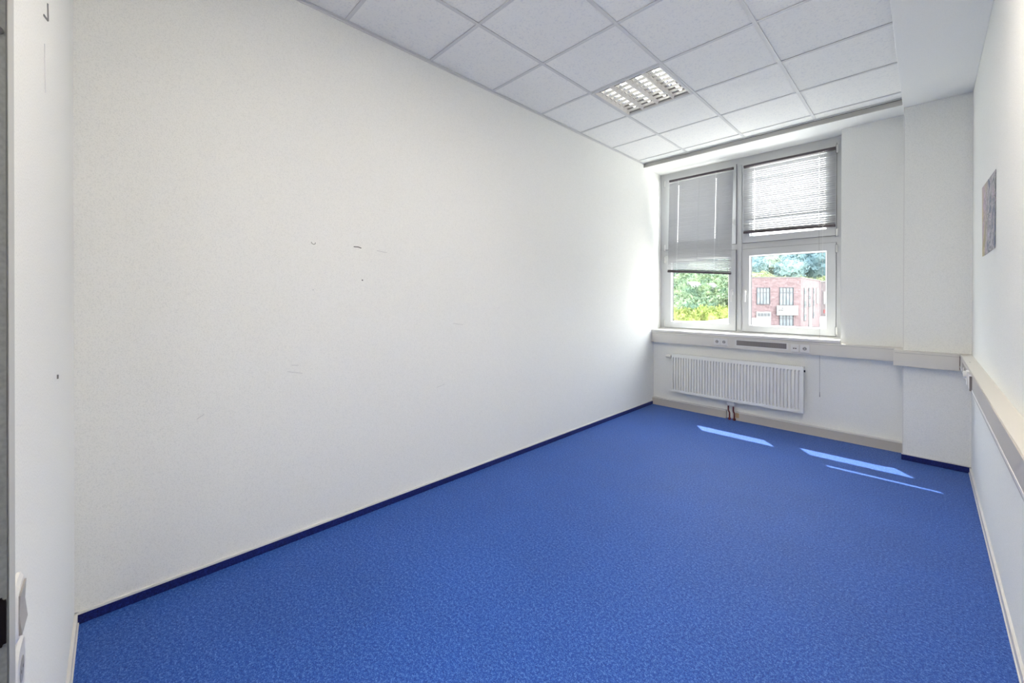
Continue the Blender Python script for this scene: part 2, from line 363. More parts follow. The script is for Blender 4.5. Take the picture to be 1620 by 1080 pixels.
# glass openings inside each sash
GL = {'UL': (-2.440, -1.712, z(.745), z(1.56)), 'LL': (-2.440, -1.710, z(-.318), z(.515)),
      'UR': (-1.484, -.748, z(.742), z(1.56)), 'LR': (-1.484, -.746, z(-.326), z(.512))}
for k, (x0, x1, z0, z1) in SASH.items():
    gx0, gx1, gz0, gz1 = GL[k]
    bm = B((x0, gx0, YF-.018, YF+.045, z0, z1), (gx1, x1, YF-.018, YF+.045, z0, z1), (gx0, gx1, YF-.018, YF+.045, z0, gz0), (gx0, gx1, YF-.018, YF+.045, gz1, z1))
    sh = obj('sash', bm, U, wi)
    obj('rebate_seal', B((x0-.004, x1+.004, YF-.004, YF+.002, z0-.004, z0), (x0-.004, x1+.004, YF-.004, YF+.002, z1, z1+.004),
                         (x0-.004, x0, YF-.004, YF+.002, z0, z1), (x1, x1+.004, YF-.004, YF+.002, z0, z1)), M['seal'], sh)
    g = .012
    # glazing bead, sloping towards the glass
    bm = bmesh.new()
    o4 = [(gx0, gz0), (gx1, gz0), (gx1, gz1), (gx0, gz1)]; i4 = [(gx0+g, gz0+g), (gx1-g, gz0+g), (gx1-g, gz1-g), (gx0+g, gz1-g)]
    A = [bm.verts.new((x, YF-.010, q)) for x, q in o4]; D = [bm.verts.new((x, YF+.012, q)) for x, q in i4]; E2 = [bm.verts.new((x, YF+.036, q)) for x, q in i4]
    for n in range(4):
        bm.faces.new((A[n], A[(n+1)%4], D[(n+1)%4], D[n])); bm.faces.new((D[n], D[(n+1)%4], E2[(n+1)%4], E2[n]))
    obj('glazing_bead', bm, U, sh)
    q = .004
    bm = B((gx0+g-q, gx0+g+q, YF+.014, YF+.034, gz0+g, gz1-g), (gx1-g-q, gx1-g+q, YF+.028, YF+.034, gz0+g, gz1-g), (gx0+g, gx1-g, YF+.028, YF+.034, gz0+g-q, gz0+g+q), (gx0+g, gx1-g, YF+.028, YF+.034, gz1-g-q, gz1-g+q))
    obj('gasket', bm, M['gasket'], sh)
    obj('pane', B((gx0, gx1, YF+.031, YF+.033, gz0, gz1)), M['glass'], sh)
    # handle
    if k in ('UL', 'LL', 'LR'):
        hx = {'UL': -1.672, 'LL': -1.672, 'LR': -1.522}[k]; hz = z({'UL': .93, 'LL': .075, 'LR': .075}[k])
        bm = B((hx-.014, hx+.014, YF-.028, YF-.018, hz-.035, hz+.035)); obj('handle_plate', bm, M['white'], sh, bevel=.003)
        bm = bmesh.new(); cyl(bm, (hx, YF-.028, hz+.008), (hx, YF-.058, hz+.008), .009, n=12)
        obj('handle_neck', bm, M['white'], sh)
        bm = B((hx-.010, hx+.010, YF-.066, YF-.050, hz-.118, hz+.020)); obj('handle_lever', bm, M['white'], sh, bevel=.004)
    # hinges on the outer side
    hx = x0-.008 if k[1] == 'L' else x1+.008
    for hz in ((z0+.05, z1-.07) if k[0] == 'L' else (z0+.02, z1-.07)):
        bm = bmesh.new(); cyl(bm, (hx, YF-.022, hz-.035), (hx, YF-.022, hz+.045), .009, n=10); obj('hinge', bm, M['white'], sh)
        obj('hinge_gap', B((hx-.012, hx-.009, YF-.020, YF-.017, hz-.04, hz+.05)), M['gasket'], sh)
# inner sill with rounded nose
si = struct('trim_2', B((XL, XWIN, 5.188, YF+.01, .979, ZSILL)), M['skirt'], 'white inner window sill', bevel=.004)
obj('sill_rear_strip', B((XL, XWIN, YF-.030, YF+.008, ZSILL, ZSILL+.012)), M['white'], si)
# outer metal sill
obj('outer_sill', B((XL, XWIN, YF+.07, 5.68, .985, 1.003)), mat('outer_sill_metal', (.55, .56, .57, 1), .4), wi)

# ------------------------------------------------------------------ venetian blinds
def slat_mesh(w, holes, depth=.025):
    xs = [-w/2]
    for h in holes: xs += [h-.003, h+.003]
    xs.append(w/2)
    ys = [(-depth/2, 0), (-.0022, .0018), (.0022, .0018), (depth/2, 0)]
    bm = bmesh.new()
    for s in range(2):
        V = [[bm.verts.new((x, y, q - .0003*s)) for y, q in ys] for x in xs]
        for i in range(len(xs)-1):
            for j in range(3):
                if j == 1 and i % 2 == 1: continue
                f = (V[i][j], V[i+1][j], V[i+1][j+1], V[i][j+1]); bm.faces.new(f if s == 0 else f[::-1])
    return mesh('slat', bm, M['slat'])
def blind(label, xa, xb, ztop, zl, zr, yb, tilt, pitch, shear, holes, name='venetian_blind', stack=None):
    w = xb - xa; cx = (xa + xb)/2
    t = thing(name, label, 'blind', (cx, yb, ztop))
    obj('headrail', B((-w/2, w/2, -.014, .014, -.022, .004)), M['rail'], t)
    me = slat_mesh(w, holes)
    tot = ztop - .03 - (zl + zr)/2 - z(0) if False else (ztop - .03) - (zl + zr)/2
    n = int(tot / pitch)
    slope = math.atan2(zr - zl, w)
    for k in range(n):
        f = (k + 1) / (n + 1)
        o = obj('slat', me, None, t)
        zz = -.03 - f * tot
        a = slope * max(0, (f - .62) / .38) ** 1.3
        tl = tilt(f) + random.uniform(-.05, .05)
        if stack and stack[0] < f < stack[1]: zz += stack[2]
        o.location = (shear * f, random.uniform(-.0008, .0008), zz + math.sin(k*2.1)*.0006)
        o.rotation_euler = (tl, -a + random.uniform(-.0012, .0012), 0)
    br = obj('bottom_rail', B((-w/2, w/2, -.014, .014, -.013, .012)), M['rail'], t, bevel=.003)
    br.location = (shear, 0, (zl+zr)/2 - ztop); br.rotation_euler = (0, -slope, 0)
    for h in holes:
        zb = zl + (zr-zl)*((h+w/2)/w) - ztop
        obj('ladder_cord', (lambda bm: (tube(bm, [(h, -.0135, -.02), (h+shear, -.0135, zb)], .0010, 5), tube(bm, [(h, .0135, -.02), (h+shear, .0135, zb)], .0010, 5), bm)[2])(bmesh.new()), M['wcord'], t)
        bm = bmesh.new(); cyl(bm, (h+shear, 0, zb-.013), (h+shear, 0, zb-.008), .006, n=8); obj('cord_button', bm, M['wcord'], t)
    return t, w
lb, w = blind('closed grey slatted blind hanging over both left window lights, its bottom rail skewed', -2.432, -1.640, z(1.585), z(.364), z(.303), 5.372,
              lambda f: math.radians(-57 + (0 if f < .72 else (f-.72)*95)), 0.0212, -.022, [-.27, .20])
for x0, x1, rr in ((-.315, -.325, .0012), (.0, -.030, .0016), (.235, .215, .0012)):
    bm = bmesh.new(); tube(bm, [(x0, -.020, -.02), (x1, -.020, -1.22 if x0 < .1 else -.95)], rr, 6)
    obj('pull_cord' if x0 else 'tilt_wand', bm, M['cord'], lb)
rb, w = blind('open slatted blind over the upper right window light, horizontal slats with sky between', -1.537, -.668, z(1.585), z(.788), z(.766), 5.408,
              lambda f: math.radians(-42 if not .76 < f < .82 else -50), .0235, 0, [-.32, .295], stack=(.82, .86, .008))
# long pull cords of the right blind, hanging in front of the duct
bm = bmesh.new(); tube(bm, [(.330, -.018, -.02), (.331, -.020, -1.02), (.333, -.05, -1.5)], .0013, 6); obj('lift_cord', bm, M['wcord'], rb)
bm = bmesh.new()
tube(bm, [(.300, -.018, -.02), (.300, -.03, -.9), (.318, -.10, -1.7), (.334, -.19, -2.06), (.337, -.200, -2.55)], .0013, 6)
cyl(bm, (.337, -.200, -2.60), (.337, -.200, -2.55), .004, .002, n=8)
obj('pull_cord', bm, M['cord'], rb)

# ------------------------------------------------------------------ cable ducts with sockets
def duct_face(par, y, x0, x1, z0, z1):
    pass
cd = thing('cable_duct', 'white cable duct along the window wall under the sill, with sockets and a grey vent', 'cable duct', (XL, YW, ZD0))
YD = 5.185
obj('duct_body', B((0, XP-XL, YD+.003-YW, 0, 0, ZD1-ZD0)), M['duct'], cd, bevel=.002)
obj('duct_cover', B((.004, XP-XL, YD-YW, YD+.004-YW, .012, ZD1-ZD0-.018)), M['duct'], cd)
def sock(par, name, x0, x1, z0, z1, y, kind):
    """a framed insert on a duct facing -y; coordinates in world, converted to the parent's space"""
    L0 = par.location; x0 -= L0.x; x1 -= L0.x; z0 -= L0.z; z1 -= L0.z; y -= L0.y
    f = obj(name, B((x0, x1, y-.009, y, z0, z1)), M['white'], par, bevel=.003)
    cx, cz = (x0+x1)/2, (z0+z1)/2
    if kind == 'schuko':
        bm = bmesh.new(); cyl(bm, (cx, y-.0102, cz), (cx, y-.0088, cz), .0215, n=22); obj('socket_ring', bm, M['white'], f)
        bm = bmesh.new(); cyl(bm, (cx, y-.0106, cz), (cx, y-.009, cz), .0185, n=22); obj('socket_recess', bm, M['socketdark'], f)
        for e in (-1, 1):
            obj('pin_hole', B((cx+e*.0105-.0035, cx+e*.0105+.0035, y-.0112, y-.010, cz-.003, cz+.003)), M['dark'], f)
            obj('earth_clip', B((cx-.003, cx+.003, y-.0118, y-.010, cz+e*.015-.004, cz+e*.015+.004)), M['chrome'], f)
    if kind == 'jack':
        obj('jack_insert', B((cx-.020, cx+.020, y-.0102, y-.0088, cz-.020, cz+.018)), M['skirt'], f)
        obj('jack_opening', B((cx-.015, cx-.003, y-.0110, y-.010, cz-.008, cz+.002), (cx+.003, cx+.015, y-.0110, y-.010, cz-.008, cz+.002)), M['dark'], f)
    return f
sock(cd, 'power_socket', -1.793, -1.717, z(-.560), z(-.478), YD, 'schuko')
sock(cd, 'power_socket', -1.715, -1.639, z(-.560), z(-.478), YD, 'schuko')
sock(cd, 'data_socket', -1.012, -.940, z(-.568), z(-.487), YD, 'jack')
sock(cd, 'power_socket', -.930, -.848, z(-.568), z(-.487), YD, 'schuko')
tag(obj('vent_grille', B((-1.543-XL, -1.052-XL, YD-.0015-YW, YD+.001-YW, z(-.545)-ZD0, z(-.488)-ZD0)), M['grey'], cd), 'dark grey vent strip')
obj('vent_frame', B((-1.560-XL, -1.035-XL, YD-.001-YW, YD+.001-YW, z(-.556)-ZD0, z(-.480)-ZD0)), M['skirt'], cd)
bm = bmesh.new()
for k in range(60): box(bm, -1.540-XL+k*.0081, -1.540-XL+k*.0081+.003, YD-.0028-YW, YD-.0012-YW, z(-.543)-ZD0, z(-.490)-ZD0)
tag(obj('vent_ribs', bm, M['socketdark'] if False else mat('vent_rib', (.27, .25, .245, 1), .5), cd), kind='stuff')

cp = thing('cable_duct', 'short cable duct wrapped across the front of the pillar', 'cable duct', (-.203, YP, ZD0-.006))
YQ = 4.942
obj('duct_body', B((0, .195+.203, YQ+.003-YP, 0, 0, ZD1-ZD0+.004)), M['duct'], cp, bevel=.002)
obj('duct_end_box', B((-.202-XL, -.144-XL, YP+.001-YW, YD+.002-YW, -.006, ZD1-ZD0-.003)), M['duct'], cd)
obj('duct_cover', B((.010, .395, YQ-.001-YP, YQ+.004-YP, .006, ZD1-ZD0-.018)), M['duct'], cp)
obj('end_gap', B((.3945, .3975, YQ-.0015-YP, YQ+.004-YP, .010, ZD1-ZD0-.010)), mat('dark_joint', (.10, .05, .045, 1), .8), cp)

XD = .195
cr = thing('cable_duct', 'long cable duct running along the right wall towards the camera', 'cable duct', (XR, YP, ZD0))
obj('duct_body', B((XD+.004-XR, 0, -4.6, -.001, .022, ZD1-ZD0)), M['duct'], cr, bevel=.002)
tag(obj('duct_cover', B((XD-XR, XD+.006-XR, -4.6, YQ-YP-.003, .036, ZD1-ZD0-.004)), M['duct2'], cr), 'grey metal front cover')
obj('duct_lip', B((XD-.002-XR, XD+.010-XR, -4.6, YQ-YP-.003, .024, .036)), M['white'], cr, bevel=.0015)
obj('duct_lower_cover', B((XD-XR+.004, 0, -4.6, YQ-YP-.003, 0, .0225)), M['duct2'], cr)
obj('cover_joint', B((XD-.0008-XR, XD+.002-XR, 1.752-YP, 1.757-YP, .036, ZD1-ZD0-.004)), M['grey'], cr)
for par_, x0_, x1_, y_, z_ in ((cd, .004, XP-XL, YD-.0006-YW, ZD1-ZD0-.019), (cp, .010, .394, YQ-.0016-YP, ZD1-ZD0-.017)):
    obj('cover_seam', B((x0_, x1_, y_, y_+.003, z_, z_+.0022)), M['socketdark'], par_)
# sockets in the far end of the right duct, seen edge-on
def side_sock(y0, y1, z0, z1, mt, name, thick=.008):
    return obj(name, B((XD-thick-XR, XD-XR, y0-YP, y1-YP, z0-ZD0, z1-ZD0)), mt, cr, bevel=.002)
s = side_sock(4.18, 4.62, z(-.555), z(-.485), M['grey'], 'outlet_strip', .002)
for yy in (4.26, 4.44):
    bm = bmesh.new(); cyl(bm, (XD-.006-XR, yy-YP, z(-.52)-ZD0), (XD-.001-XR, yy-YP, z(-.52)-ZD0), .017, n=16); obj('outlet_cover', bm, M['white'], s)
pl = side_sock(3.90, 3.99, z(-.555), z(-.465), M['white'], 'outlet_plate', .012)
bm = bmesh.new(); cyl(bm, (XD-.026-XR, 3.95-YP, z(-.492)-ZD0), (XD-.010-XR, 3.95-YP, z(-.492)-ZD0), .024, n=16); tag(obj('dial', bm, M['white'], pl), 'round white dial')
side_sock(3.72, 3.80, z(-.558), z(-.470), M['white'], 'outlet_plate', .010)
obj('outlet_gap', B((XD-.011-XR, XD-XR, 3.700-YP, 3.706-YP, z(-.558)-ZD0, z(-.470)-ZD0)), M['grey'], cr)
bm = bmesh.new(); cyl(bm, (.02-XR+.20, 4.38-YP, ZD1-ZD0), (.02-XR+.20, 4.38-YP, ZD1-ZD0+.0015), .004, n=8); obj('screw', bm, M['grey'], cr)

# ------------------------------------------------------------------ radiator
ra = thing('radiator', 'white ribbed panel radiator on the wall under the window', 'radiator', (-2.302, 0, 0))
RX0, RX1, RY, RZ0, RZ1 = 0.0, 1.402, 5.160, z(-1.208), z(-.722)
n = 42; p = (RX1-RX0-.028)/n
xs = [(RX0+.0, 0)]
bm = bmesh.new()
# front panel: rolled profile across x, flat header strips top and bottom
prof = [(RX0, 0.0), (RX0+.012, 0.0)]
for k in range(n):
    a = RX0+.014+k*p
    prof += [(a+p*.08, 0.0), (a+p*.16, .022), (a+p*.50, .022), (a+p*.58, 0.0)]
prof += [(RX1-.012, 0.0), (RX1, 0.0)]
rows = [(RZ0, 0), (RZ0+.030, 0), (RZ0+.042, 1), (RZ1-.048, 1), (RZ1-.036, 0), (RZ1, 0)]
G = [[bm.verts.new((x, RY+d*s, zz)) for x, d in prof] for zz, s in rows]
for r in range(len(rows)-1):
    for k in range(len(prof)-1): bm.faces.new((G[r][k], G[r][k+1], G[r+1][k+1], G[r+1][k]))
obj('front_panel', bm, M['radiator'], ra)
obj('side_cover', B((RX0-.003, RX0+.001, RY+.001, RY+.062, RZ0+.006, RZ1+.003)), M['radiator'], ra)
obj('side_cover', B((RX1-.001, RX1+.003, RY+.001, RY+.062, RZ0+.006, RZ1+.003)), M['radiator'], ra)
obj('back_panel', B((RX0, RX1, RY+.050, RY+.060, RZ0, RZ1)), M['radiator'], ra)
bm = B((RX0, RX1, RY+.001, RY+.008, RZ1-.002, RZ1+.006), (RX0, RX1, RY+.054, RY+.062, RZ1-.002, RZ1+.006))
for k in range(70): box(bm, RX0+.004+k*.02, RX0+.016+k*.02, RY+.008, RY+.054, RZ1-.001, RZ1+.004)
obj('top_grille', bm, M['radiator'], ra)
obj('bottom_edge', B((RX0, RX1, RY, RY+.060, RZ0-.002, RZ0+.002)), M['radiator'], ra)
bm = bmesh.new(); zc = z(-.757)
cyl(bm, (-.004, RY+.03, zc), (-.018, RY+.03, zc), .014, n=16); obj('valve_collar', bm, M['gasket'], ra)
bm = bmesh.new(); cyl(bm, (-.018, RY+.03, zc), (-.045, RY+.03, zc), .027, .026, n=18); cyl(bm, (-.045, RY+.03, zc), (-.085, RY+.03, zc), .022, .019, n=18)
tag(obj('thermostat_knob', bm, M['white'], ra), 'white thermostat knob')
bm = bmesh.new(); cyl(bm, (RX1+.003, RY+.03, z(-.765)), (RX1+.014, RY+.03, z(-.765)), .011, n=12); obj('vent_plug', bm, M['dark'], ra)
for x in (.12, 1.28): obj('wall_bracket', B((x, x+.03, RY+.060, YW, RZ0+.02, RZ1-.02)), M['radiator'], ra)
vx = .700
obj('valve_block', B((vx-.042, vx+.036, RY+.020, RY+.048, RZ0-.052, RZ0-.008)), M['white'], ra, bevel=.004)
for x in (vx-.030, vx+.024):
    bm = bmesh.new(); cyl(bm, (x, RY+.034, RZ0-.058), (x, RY+.034, RZ0+.004), .011, n=12); obj('valve_fitting', bm, M['white'], ra)
    bm = bmesh.new(); zt = RZ0-.055
    e = .012 if x < vx else .010
    tube(bm, [(x, RY+.034, zt), (x, RY+.036, zt-.060), (x+e, RY+.04, zt-.088), (x+e, RY+.04, -.0)], .0085, 12)
    cyl(bm, (x+e, RY+.04, 0), (x+e, RY+.04, .022), .015, n=14)
    tag(obj('pipe', bm, M['copper'], ra), 'dark red pipe rising from the carpet')

# ------------------------------------------------------------------ luminaires
def luminaire(cell, label):
    i, j = cell; x0, x1, y0, y1 = gx[i], gx[i+1], gy[j], gy[j+1]
    t = thing('ceiling_light', label, 'ceiling light', ((x0+x1)/2, (y0+y1)/2, ZT))
    w, d = (x1-x0)/2-BW*.3, (y1-y0)/2-BW*.3
    m_ = .020
    obj('frame', B((-w, -w+m_, -d, d, -.003, .012), (w-m_, w, -d, d, -.003, .012), (-w+m_, w-m_, -d, -d+m_, -.003, .012), (-w+m_, w-m_, d-m_, d, -.003, .012)), M['bar'], t)
    W2, D2 = w-m_, d-m_
    obj('housing', B((-W2-.01, W2+.01, -D2-.01, D2+.01, .088, .092), (-W2-.01, -W2, -D2, D2, .012, .09), (W2, W2+.01, -D2, D2, .012, .09),
                     (-W2, W2, -D2-.01, -D2, .012, .09), (-W2, W2, D2, D2+.01, .012, .09)), M['housing'], t)
    cw = 2*W2/4
    for k in range(5):
        x = -W2 + k*cw; bt = .0018
        bm = bmesh.new()
        prism(bm, [(x-.0026, -.001), (x+.0026, -.001), (x+.004, .018), (x+.009, .032), (x-.009, .032), (x-.004, .018)], -D2, D2, 'y')
        obj('divider', bm, M['skirt'], t)
    nb = 8
    for k in range(4):
        xa, xb = -W2+k*cw+.002, -W2+(k+1)*cw-.002
        for q in range(nb):
            y = -D2 + (q+.5)*2*D2/nb
            bm = bmesh.new(); prism(bm, [(y-.0012, .010), (y+.0012, .010), (y+.003, .018), (y+.007, .028), (y-.007, .028), (y-.003, .018)], xa, xb, 'x')
            obj('louvre_blade', bm, M['alu'], t)
        cx = (xa+xb)/2
        bm = bmesh.new()   # curved reflector over the tube
        ar = [(cx + math.cos(a)*cw*.48, .046 + math.sin(a)*.038) for a in [PI*s/10 for s in range(11)]]
        A = [bm.verts.new((x, -D2, q)) for x, q in ar]; Bq = [bm.verts.new((x, D2, q)) for x, q in ar]
        for s in range(10): bm.faces.new((A[s], A[s+1], Bq[s+1], Bq[s]))
        obj('reflector', bm, M['alu'], t)
        bm = bmesh.new(); cyl(bm, (cx, -D2+.02, .050), (cx, D2-.02, .050), .013, n=16); obj('fluorescent_tube', bm, M['tube'], t)
    return t
luminaire(LIGHT_CELLS[0], 'square recessed ceiling light with four-part silver louvre, set among the ceiling tiles')
for (i, j), where in ((LIGHT_CELLS[1], 'farther one, above the camera view beside the plaster band'), (LIGHT_CELLS[2], 'nearer to the door wall, above the camera')):  # unseen panels added for soft even fill light
    t = thing('ceiling_light', 'added square recessed opal panel for fill light, ' + where, 'ceiling light', ((gx[i]+gx[i+1])/2, (gy[j]+gy[j+1])/2, ZT))
    w, d = (gx[i+1]-gx[i])/2-.004, (gy[j+1]-gy[j])/2-.004
    obj('frame', B((-w, -w+.03, -d, d, -.004, .02), (w-.03, w, -d, d, -.004, .02), (-w+.03, w-.03, -d, -d+.03, -.004, .02), (-w+.03, w-.03, d-.03, d, -.004, .02)), M['bar'], t)
    obj('fill_diffuser', B((-w+.03, w-.03, -d+.03, d-.03, -.002, .01)), M['opal'], t)
cl = thing('ceiling_light', 'flat white panel added for fill light on the corridor ceiling outside the doorway', 'ceiling light', (-.55, -.95, 2.70))  # unseen corridor panel, added to brighten the room through the doorway
obj('frame', B((-.62, .62, -.62, .62, -.030, 0)), M['bar'], cl, bevel=.004)
obj('fill_diffuser', B((-.59, .59, -.59, .59, -.034, -.029)), mat('corridor_fill', (1.0, .94, .84, 1), .5, emit=CORR_FILL), cl)

# ------------------------------------------------------------------ poster on the right wall
def poster_mat():
    mt = bpy.data.materials.new('watercolour_print'); mt.use_nodes = True
    n = mt.node_tree; L = n.links; p = n.nodes['Principled BSDF']; p.inputs['Roughness'].default_value = .5
    t = n.nodes.new('ShaderNodeTexCoord')
    mp = n.nodes.new('ShaderNodeMapping'); mp.inputs['Scale'].default_value = (1, 5.5, 7); L.new(t.outputs['Object'], mp.inputs[0])
    a = n.nodes.new('ShaderNodeTexNoise'); a.inputs['Scale'].default_value = 1.0; a.inputs['Detail'].default_value = 7; a.inputs['Roughness'].default_value = .65; a.inputs['Distortion'].default_value = 1.2
    L.new(mp.outputs[0], a.inputs['Vector'])
    r = n.nodes.new('ShaderNodeValToRGB'); e = r.color_ramp.elements
    e[0].position = .30; e[0].color = lin((88, 82, 100)); e[1].position = .75; e[1].color = lin((205, 200, 205))
    for pos, c in ((.40, (92, 104, 142)), (.46, (120, 122, 118)), (.50, (196, 190, 200)), (.55, (96, 104, 112)), (.60, (170, 150, 165)), (.66, (200, 196, 214))):
        k = e.new(pos); k.color = lin(c)
    L.new(a.outputs['Fac'], r.inputs[0])
    # warm ochre drift on the window side of the sheet
    s = n.nodes.new('ShaderNodeSeparateXYZ'); L.new(t.outputs['Object'], s.inputs[0])
    mr = n.nodes.new('ShaderNodeMapRange'); mr.inputs[1].default_value = .0; mr.inputs[2].default_value = .30; mr.inputs[3].default_value = 0; mr.inputs[4].default_value = .75
    L.new(s.outputs['Y'], mr.inputs[0])
    b = n.nodes.new('ShaderNodeTexNoise'); b.inputs['Scale'].default_value = 6; b.inputs['Detail'].default_value = 2; L.new(t.outputs['Object'], b.inputs['Vector'])
    r2_ = n.nodes.new('ShaderNodeValToRGB'); r2_.color_ramp.elements[0].position = .4; r2_.color_ramp.elements[0].color = lin((205, 185, 120)); r2_.color_ramp.elements[1].position = .6; r2_.color_ramp.elements[1].color = lin((190, 165, 180))
    L.new(b.outputs['Fac'], r2_.inputs[0])
    mx = n.nodes.new('ShaderNodeMix'); mx.data_type = 'RGBA'
    L.new(mr.outputs[0], mx.inputs[0]); L.new(r.outputs[0], mx.inputs[6]); L.new(r2_.outputs[0], mx.inputs[7])
    L.new(mx.outputs[2], p.inputs['Base Color'])
    return mt
bm = bmesh.new()
NY, NZ = 12, 8
V = {}
for s in range(2):
    for a in range(NY+1):
        for b in range(NZ+1):
            fy, fz = a/NY, b/NZ
            y = (3.415 + fy*(4.085 + .11*fz - 3.415)) - 3.78; zz = (.277 + fz*(.703 + .045*fy - .277)) - .5
            curl = .004*max(0, fy-.8)*5*(1-fz)
            V[s, a, b] = bm.verts.new((-.0012*s - curl - .0005, y, zz))
for a in range(NY):
    for b in range(NZ):
        f = (V[1, a, b], V[1, a, b+1], V[1, a+1, b+1], V[1, a+1, b]); bm.faces.new(f)
        f = (V[0, a, b], V[0, a+1, b], V[0, a+1, b+1], V[0, a, b+1]); bm.faces.new(f)
po = obj('poster', bm, poster_mat()); po.location = (XR, 3.78, z(.5))
tag(po, 'unframed grey, blue and ochre art print taped on the right wall', 'poster')

# tiny litter on the carpet
bm = bmesh.new(); bmesh.ops.create_icosphere(bm, subdivisions=1, radius=.004)
o = obj('crumb', bm, M['crumb']); o.location = (-.158, 1.62, .003); o.scale = (1.4, 1, .7)
tag(o, 'tiny white crumb on the carpet near the right wall', 'crumb')

# ================================================================== outside (camera-height datum, yawed frame)
GZ = -4.6 + H
def W3(s, d, Z):
    return Vector((s*math.cos(YAW) - d*math.sin(YAW), s*math.sin(YAW) + d*math.cos(YAW), Z + H))
def terr(d):
    return -4.6 if d < 72 else -4.6 + (d-72)*.142
# ground and hill
bm = bmesh.new(); ds = [8, 20, 40, 72, 100, 140, 180, 220, 262, 300, 420]
rows = []
for d in ds:
    hh = terr(d) if d <= 262 else terr(262) - (d-262)*.05
    rows.append([bm.verts.new(W3(s_, d, hh)) for s_ in (-260, -120, -40, 0, 40, 80, 120, 180, 260, 420)])
for a in range(len(ds)-1):
    for b in range(9): bm.faces.new((rows[a][b], rows[a][b+1], rows[a+1][b+1], rows[a+1][b]))
struct('ground_outside', bm, mat('pale_ground', (0.140, 0.146, 0.124, 1), .95, noise=(.06, (0.118, 0.140, 0.084, 1), .45, .6)), 'pale ground and hillside outside')

struct('bounce_yard_outside', B((-60, 70, 8, 60, -4.7+H, -4.58+H)), mat('pale_bounce_slab', (.29, .285, .27, 1), .9), 'pale yard slab outside, added to bounce light up to the ceiling').rotation_euler = (0, 0, YAW)  # pale slab added to reflect sun and sky onto the ceiling
def leafmat(name, a, b, sc=1.2):
    mt = mat(name, a, .75, spec=.2, noise=(sc, b, .38, .62))
    return mt
LM = {'forest': leafmat('hazy_hill_leaves', (0.055, 0.102, 0.122, 1), (0.143, 0.210, 0.204, 1), .35),  # bluish distance haze put into both forest leaf colours
      'forest2': leafmat('pale_hazy_leaves', (0.076, 0.126, 0.125, 1), (0.184, 0.228, 0.175, 1), .35),
      'mid': leafmat('mid_green_leaves', (0.040, 0.081, 0.049, 1), (0.132, 0.178, 0.086, 1), .8),
      'edge': leafmat('yellow_green_leaves', (0.114, 0.149, 0.066, 1), (0.263, 0.277, 0.156, 1), .8),
      'bush': leafmat('sunlit_bush_leaves', (0.101, 0.140, 0.023, 1), (0.231, 0.247, 0.079, 1), 1.6)}
BARK = mat('bark', (0.045, 0.034, 0.025, 1), .9)
from mathutils import noise as N
def crown_mesh(key, seed, leaves=1300, leaf=.072, squash=.85):
    rnd = random.Random(seed); bm = bmesh.new()
    bmesh.ops.create_icosphere(bm, subdivisions=3, radius=.86)
    for v in bm.verts:
        q = v.co.normalized(); n_ = N.noise(q*2.1 + Vector((seed*3.1, 0, 0)))*.30 + N.noise(q*5.3 + Vector((0, seed*1.7, 0)))*.16
        v.co = q*(.84 + n_); v.co.z *= squash
    for k in range(leaves):
        q = Vector((rnd.gauss(0, 1), rnd.gauss(0, 1), rnd.gauss(0, 1))).normalized()
        n_ = N.noise(q*2.1 + Vector((seed*3.1, 0, 0)))*.30 + N.noise(q*5.3 + Vector((0, seed*1.7, 0)))*.16
        c = q*(.88 + n_ + rnd.uniform(-.04, .12)); c.z *= squash
        a = Vector((rnd.gauss(0, 1), rnd.gauss(0, 1), rnd.gauss(0, 1))).normalized(); b = a.orthogonal().normalized(); l = leaf*rnd.uniform(.5, 1.1)
        vs = [bm.verts.new(c + a*l + b*l*.2), bm.verts.new(c + b*l*.6), bm.verts.new(c - a*l), bm.verts.new(c - b*l*.6)]
        bm.faces.new(vs)
    return mesh('crown', bm, LM[key])
def add_trunk(me, key, zbase):
    """one mesh: crown plus trunk, for trees too small to show their parts"""
    bm = bmesh.new(); bm.from_mesh(me); k0 = len(bm.faces)
    cyl(bm, (0, 0, zbase), (0, 0, -.5), .09, .05, n=7)
    bm.faces.ensure_lookup_table()
    for f in bm.faces[k0:]: f.material_index = 1
    m2 = bpy.data.meshes.new('tree'); bm.to_mesh(m2); bm.free(); m2.materials.append(LM[key]); m2.materials.append(BARK)
    return m2
TR = {}
for key in ('forest', 'forest2', 'mid', 'edge'):
    TR[key] = [add_trunk(crown_mesh(key, 11*i+len(key)), key, -1.5) for i in range(4)]
TR['bush'] = [crown_mesh('bush', 5+7*i, 1300, .085, 1.0) for i in range(4)]
def plant(key, s_, d, Ztop, r, hs, name, label, cat, group):
    o = bpy.data.objects.new(name, random.choice(TR[key])); C.objects.link(o)
    o.location = W3(s_, d, Ztop - r*hs*.95); o.scale = (r, r, r*hs); o.rotation_euler = (0, 0, random.uniform(0, 6.28))
    return tag(o, label, cat, group)
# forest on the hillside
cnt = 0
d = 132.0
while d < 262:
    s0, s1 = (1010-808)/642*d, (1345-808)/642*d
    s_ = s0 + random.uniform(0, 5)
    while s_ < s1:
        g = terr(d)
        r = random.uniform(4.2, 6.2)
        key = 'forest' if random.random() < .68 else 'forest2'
        plant(key, s_, d + random.uniform(-3, 3), g + r*1.9 + random.uniform(.5, 3.0), r, 1.05, 'tree', 'leafy tree tinted blue-green for haze in the forest covering the distant hill', 'tree', 'trees of the hillside forest')
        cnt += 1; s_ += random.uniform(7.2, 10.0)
    d += 12.5
